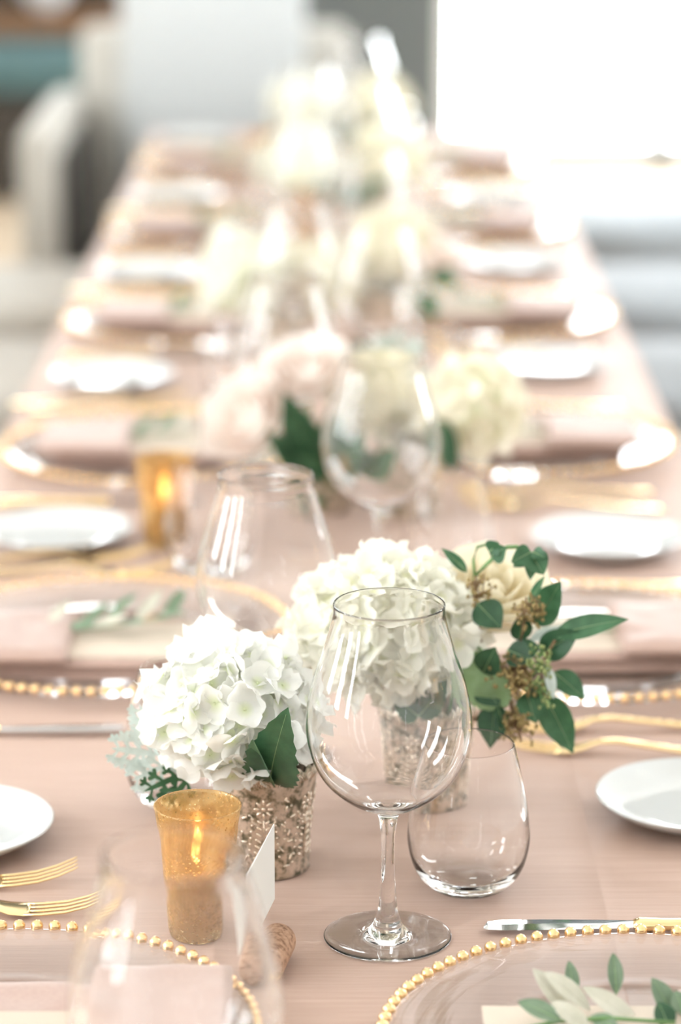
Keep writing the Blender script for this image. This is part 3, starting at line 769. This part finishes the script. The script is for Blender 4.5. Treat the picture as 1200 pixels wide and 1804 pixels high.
seeds(s2, [(Z6(350, 850, 1.95), Z6(440, 980, 1.94)), (Z6(420, 800, 1.945), Z6(520, 960, 1.935)), (Z6(330, 920, 1.95), Z6(500, 880, 1.938)), (Z6(420, 1100, 1.945), Z6(470, 1200, 1.94)), (Z6(440, 1180, 1.94), Z6(490, 1300, 1.936)), (Z6(380, 900, 1.945), Z6(480, 1000, 1.935))], n=17, seed=8, r=.0013, spread=.014)
s3 = thing('seeded_eucalyptus', 'green seed twig among the leaf tips', 'foliage', Z6(560, 940, 1.94))
stem(s3, [Z6(480, 940, 1.95), Z6(560, 920, 1.938), Z6(600, 880, 1.935)], .0008, 'stem_green')
seeds(s3, [(Z6(560, 920, 1.935), Z6(610, 790, 1.93)), (Z6(560, 960, 1.935), Z6(610, 1040, 1.93)), (Z6(580, 880, 1.935), Z6(650, 860, 1.93))], 'seed_green', 'stem_green', n=8, seed=11, spread=.011)
s4 = thing('seeded_eucalyptus', 'small seed twig in front of the cream rose', 'foliage', Z6(215, 460, 1.96))
stem(s4, [Z6(330, 1010, 1.965), Z6(240, 700, 1.955), Z6(215, 460, 1.95), Z6(200, 300, 1.95)], .0009)
seeds(s4, [(Z6(215, 480, 1.95), Z6(205, 300, 1.945)), (Z6(215, 440, 1.95), Z6(250, 400, 1.945))], n=8, seed=14, spread=.010)
# bright green bud stems above the rose
gs = thing('green_bud_stem', 'bright green curling stem with buds above the cream rose', 'foliage', Z6(190, 400, 1.96))
stem(gs, [Z6(190, 420, 1.96), Z6(200, 300, 1.958), Z6(280, 220, 1.955), Z6(340, 165, 1.952), Z6(400, 120, 1.95), Z6(460, 118, 1.95), Z6(520, 150, 1.95), Z6(550, 190, 1.948)], .0016, 'stem_green')
stem(gs, [Z6(200, 300, 1.958), Z6(190, 200, 1.96), Z6(215, 120, 1.965), Z6(280, 100, 1.967)], .0011, 'stem_green')
add_leaf(gs, Z6(150, 275, 1.955), Z6(-10, 125, 1.958), .012, 'leaf_mid', n=(.3, -1, .6), bend=.05)
add_leaf(gs, Z6(300, 175, 1.952), Z6(395, 120, 1.945), .022, 'leaf_mid', n=(0, -1, .3), shape='ovate')
add_leaf(gs, Z6(290, 150, 1.950), Z6(350, 90, 1.95), .018, 'leaf_mid', n=(-.2, -1, .5), shape='ovate')
for (a, b_, wd) in (((550, 150), (425, 215), .022), ((540, 160), (630, 292), .026), ((540, 170), (545, 325), .014), ((560, 150), (640, 190), .014), ((500, 180), (440, 245), .016)):
    add_leaf(gs, Z6(*a, 1.948), Z6(*b_, 1.94), wd, 'leaf_mid', n=(.2, -1, .4), fold=.4, bend=.08, shape='ovate')

# ------------------------------------------------------------------ farther arrangements (out of focus)
vase(-.018, 2.835, 'blurred silvered vase under the blush rose', .3)
vase(.072, 2.815, 'blurred silvered vase under the peach hydrangea', .8)
V3a = (-.018, 2.835, TZ+.02); V3b = (.072, 2.815, TZ+.02)
hydrangea(at(835, 722, 2.80), (.046, .044, .050), 60, 'peach hydrangea head by the window side, second flower cluster', 'hydrangea_cream', True, foot=V3b, seed=21, group='hydrangea heads')
hydrangea(at(660, 700, 2.84), (.045, .045, .042), 60, 'cream hydrangea head behind the second wine glass by the window', 'hydrangea_cream', True, foot=V3b, seed=22, group='hydrangea heads')
rose(at(432, 738, 2.77), .042, (-.5, -.6, .5), 'blush rose hanging low in the second flower cluster', 'rose_blush', 5, foot=V3a, group='roses')
rose(at(535, 655, 2.80), .040, (-.1, -.5, .8), 'blush rose on top of the second flower cluster', 'rose_blush', 6, foot=V3a, group='roses')
g3 = thing('leafy_sprig', 'dark green leaves between the blush roses and the vases', 'foliage', at(560, 850, 2.80))
for (a, b_, wd, m_) in (((560, 850), (500, 690), .060, 'leaf_dark'), ((560, 850), (470, 760), .045, 'leaf_dark'), ((580, 850), (580, 720), .055, 'leaf_dark'), ((580, 860), (640, 760), .05, 'leaf_mid'), ((560, 870), (560, 900), .02, 'leaf_mid'), ((600, 850), (520, 800), .03, 'leaf_mid'), ((590, 860), (600, 800), .03, 'seed_tan'), ((640, 850), (700, 790), .045, 'leaf_mid'), ((650, 840), (640, 790), .04, 'leaf_dark')):
    add_leaf(g3, at(*a, 2.745), at(*b_, 2.705), wd*.95, m_, n=(.1, -1, .3), shape='ovate')
g3 = thing('leafy_sprig', 'single dark leaf under the peach hydrangea head', 'foliage', at(770, 790, 2.79))
add_leaf(g3, at(775, 740, 2.76), at(800, 838, 2.75), .034, 'leaf_dark', n=(.1, -1, .2), shape='ovate')
dm = thing('dusty_miller', 'blurred silver foliage behind the cream hydrangea head', 'foliage', at(690, 640, 2.9))
for (a, b_) in (((690, 680), (650, 600)), ((690, 680), (720, 590)), ((700, 660), (740, 640)), ((680, 660), (620, 640))): lobed_leaf(dm, at(*a, 2.88), at(*b_, 2.87), .05, 'leaf_silver', lobes=3)
# third cluster
V4a = (-.07, 3.60, TZ+.02); V4b = (.05, 3.62, TZ+.02)
vase(-.07, 3.60, 'hazy silvered vase under the white hydrangea, third flower cluster', .1); vase(.05, 3.62, 'hazy silvered vase by the window side, third flower cluster', .5)
hydrangea(at(432, 490, 3.58), (.062, .055, .062), 70, 'white hydrangea head away from the window, third flower cluster', 'hydrangea_white', True, foot=V4a, seed=31, group='hydrangea heads')
hydrangea(at(560, 500, 3.62), (.062, .055, .055), 70, 'peach hydrangea head in the middle, third flower cluster', 'hydrangea_cream', True, foot=V4a, seed=32, group='hydrangea heads')
hydrangea(at(690, 440, 3.64), (.056, .05, .05), 60, 'cream hydrangea head by the window, third flower cluster', 'hydrangea_cream', True, foot=V4b, seed=33, group='hydrangea heads')
rose(at(760, 450, 3.62), .032, (.3, -.5, .8), 'pale rose by the window, third flower cluster', 'rose_blush', 8, foot=V4b, group='roses')
g4 = thing('leafy_sprig', 'green leaves under the pale rose, third flower cluster', 'foliage', at(770, 500, 3.6))
add_leaf(g4, at(760, 480, 3.6), at(810, 500, 3.58), .04, 'leaf_mid', n=(0, -1, .4), shape='ovate')
add_leaf(g4, at(740, 520, 3.6), at(770, 560, 3.58), .04, 'leaf_mid', n=(0, -1, .4), shape='ovate')
# fourth and fifth clusters
for i, (yy, zz) in enumerate(((4.42, 0), (5.12, 0))):
    nm = ('fourth', 'fifth')[i]
    vase(-.03, yy, 'distant silvered vase away from the window, %s flower cluster' % nm, .1); vase(.07, yy+.05, 'distant silvered vase by the window, %s flower cluster' % nm, .7)
    hydrangea((-.065, yy-.01, TZ+.125), (.062, .055, .055), 60, 'white hydrangea head away from the window, %s flower cluster' % nm, 'hydrangea_white', True, foot=(-.03, yy, TZ+.02), seed=41+i, group='hydrangea heads')
    hydrangea((.070, yy+.03, TZ+.125), (.062, .055, .055), 60, 'cream hydrangea head by the window, %s flower cluster' % nm, 'hydrangea_cream', True, foot=(.07, yy+.05, TZ+.02), seed=51+i, group='hydrangea heads')
    g5 = thing('leafy_sprig', 'green leaves between the heads, %s flower cluster' % nm, 'foliage', (.0, yy-.03, TZ+.07))
    for (dx, dz) in ((-.05, .03), (.05, .02), (.09, .05), (0, .05)):
        add_leaf(g5, (0, yy-.03, TZ+.07), (dx, yy-.07, TZ+.07+dz), .03, 'leaf_mid', n=(0, -1, .4), shape='ovate')

# olive sprig on the nearest card (in focus enough to read its leaves)
os_ = thing('olive_sprig', 'olive sprig with pale leaf undersides on the nearest card by the window', 'sprig', at(1030, 1830, 1.585), 0, 'olive sprigs on the menu cards')
os_.location.z = TZ+.0238
stem(os_, [Vector((.10, 1.548, TZ+.0245)), Vector((.13, 1.558, TZ+.027)), Vector((.16, 1.562, TZ+.027)), Vector((.20, 1.558, TZ+.026))], .0012, 'stem_green')
OL = [((1005, 1790), (938, 1706), .013, 'leaf_olive_under', 1.585), ((1040, 1780), (958, 1712), .013, 'leaf_olive_under', 1.582), ((990, 1800), (912, 1764), .013, 'leaf_olive_top', 1.565), ((1130, 1812), (1025, 1738), .014, 'leaf_olive_under', 1.580),
      ((1012, 1760), (1002, 1692), .009, 'leaf_olive_top', 1.60), ((1086, 1752), (1080, 1678), .010, 'leaf_olive_top', 1.60), ((1040, 1815), (970, 1765), .013, 'leaf_olive_under', 1.565), ((1190, 1800), (1148, 1722), .014, 'leaf_olive_top', 1.585),
      ((1205, 1790), (1190, 1745), .012, 'leaf_olive_top', 1.58), ((1180, 1815), (1160, 1765), .014, 'leaf_dark', 1.57), ((1090, 1815), (1040, 1790), .012, 'leaf_olive_top', 1.565)]
for (a, b_, wd, m_, Y) in OL: add_leaf(os_, at(*a, Y-.01), at(*b_, Y), wd, m_, n=(.1, -.6, .9), fold=.2, bend=.05, shape='olive')

# ------------------------------------------------------------------ chairs
def chair(x, y, rot, label, m='chair_linen', hb=.98):
    t = thing('dining_chair', label, 'chair', (x, y, 0), rot, 'upholstered chairs at the table')
    link('seat', MB().box((0, 0, .42), (.50, .54, .11), .03).mesh('seat', m), t)
    link('backrest', MB().box((0, -.255, .47+(hb-.47)/2), (.50, .09, hb-.47), .03).mesh('backrest', m), t)
    for sx in (-1, 1):
        for sy in (-1, 1): link('leg', MB().box((sx*.21, sy*.22, .185), (.045, .045, .37), .004).mesh('leg', 'dark_wood', False), t)
    return t
for k, y in enumerate((4.05, 4.80, 5.55)):
    chair(-.74, y, -PI/2, 'cream upholstered chair away from the window, %s along the table' % ('closest', 'middle', 'farthest')[k])
for k, y in enumerate((4.05, 4.80, 5.55, 6.42)):
    chair(.74, y, PI/2, 'pale upholstered chair by the window, %s along the table' % ('closest', 'second', 'third', 'farthest')[k], 'chair_cool')
ac = thing('upholstered_armchair', 'white armchair with tall back cushion at the far table end', 'chair', (-.29, 6.30, 0), 0)
link('seat', MB().box((0, -.02, .27), (.60, .60, .26), .03).mesh('seat', 'chair_shade_grey'), ac)
armm = MB().box((0, 0, .365), (.085, .74, .73), .03).mesh('arm', 'chair_linen')
inm = MB().box((0, 0, .52), (.02, .66, .30), .008).mesh('arm_shade', 'chair_shade_grey')  # thin added slab: shade on the arm's inner side, put into its colour
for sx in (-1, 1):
    a_ = link('arm', armm, ac, (sx*.345, 0, 0)); link('arm_shade', inm, a_, (-sx*.052, 0, 0))
link('backrest', MB().box((0, .33, .44), (.62, .10, .88), .03).mesh('backrest', 'chair_linen'), ac)
link('back_cushion', MB().box((0, .22, .80), (.42, .13, .62), .05).mesh('back_cushion', 'chair_white'), ac)

# ------------------------------------------------------------------ bench by the back wall
bn = thing('window_bench', 'long dark wooden bench with teal cushion below the added window', 'bench', (-1.88, 9.90, 0))
link('bench_base', MB().box((0, 0, .175), (2.2, .55, .35), .01).mesh('bench_base', 'dark_wood', False), bn)
link('seat_cushion', MB().box((0, 0, .425), (2.18, .55, .14), .03).mesh('seat_cushion', 'teal_fabric'), bn)
link('ledge', MB().box((0, .255, .55), (2.2, .20, .09), .008).mesh('ledge', 'mid_wood', False), bn)
link('wall_panel', MB().box((0, .375, .95), (2.2, .04, .70), .01).mesh('wall_panel', 'dark_wood', False), bn)
tag(link('white_bowl', MB().lathe(dense([(0, 0), (.04, 0), (.045, .01), (.085, .05), (.105, .10), (.10, .10), (.08, .053), (.04, .016), (0, .014)], 2), 32).mesh('white_bowl', 'pillow_white'), None, (-1.04, 10.145, .597)), 'white bowl on the wooden ledge above the teal bench', 'bowl')
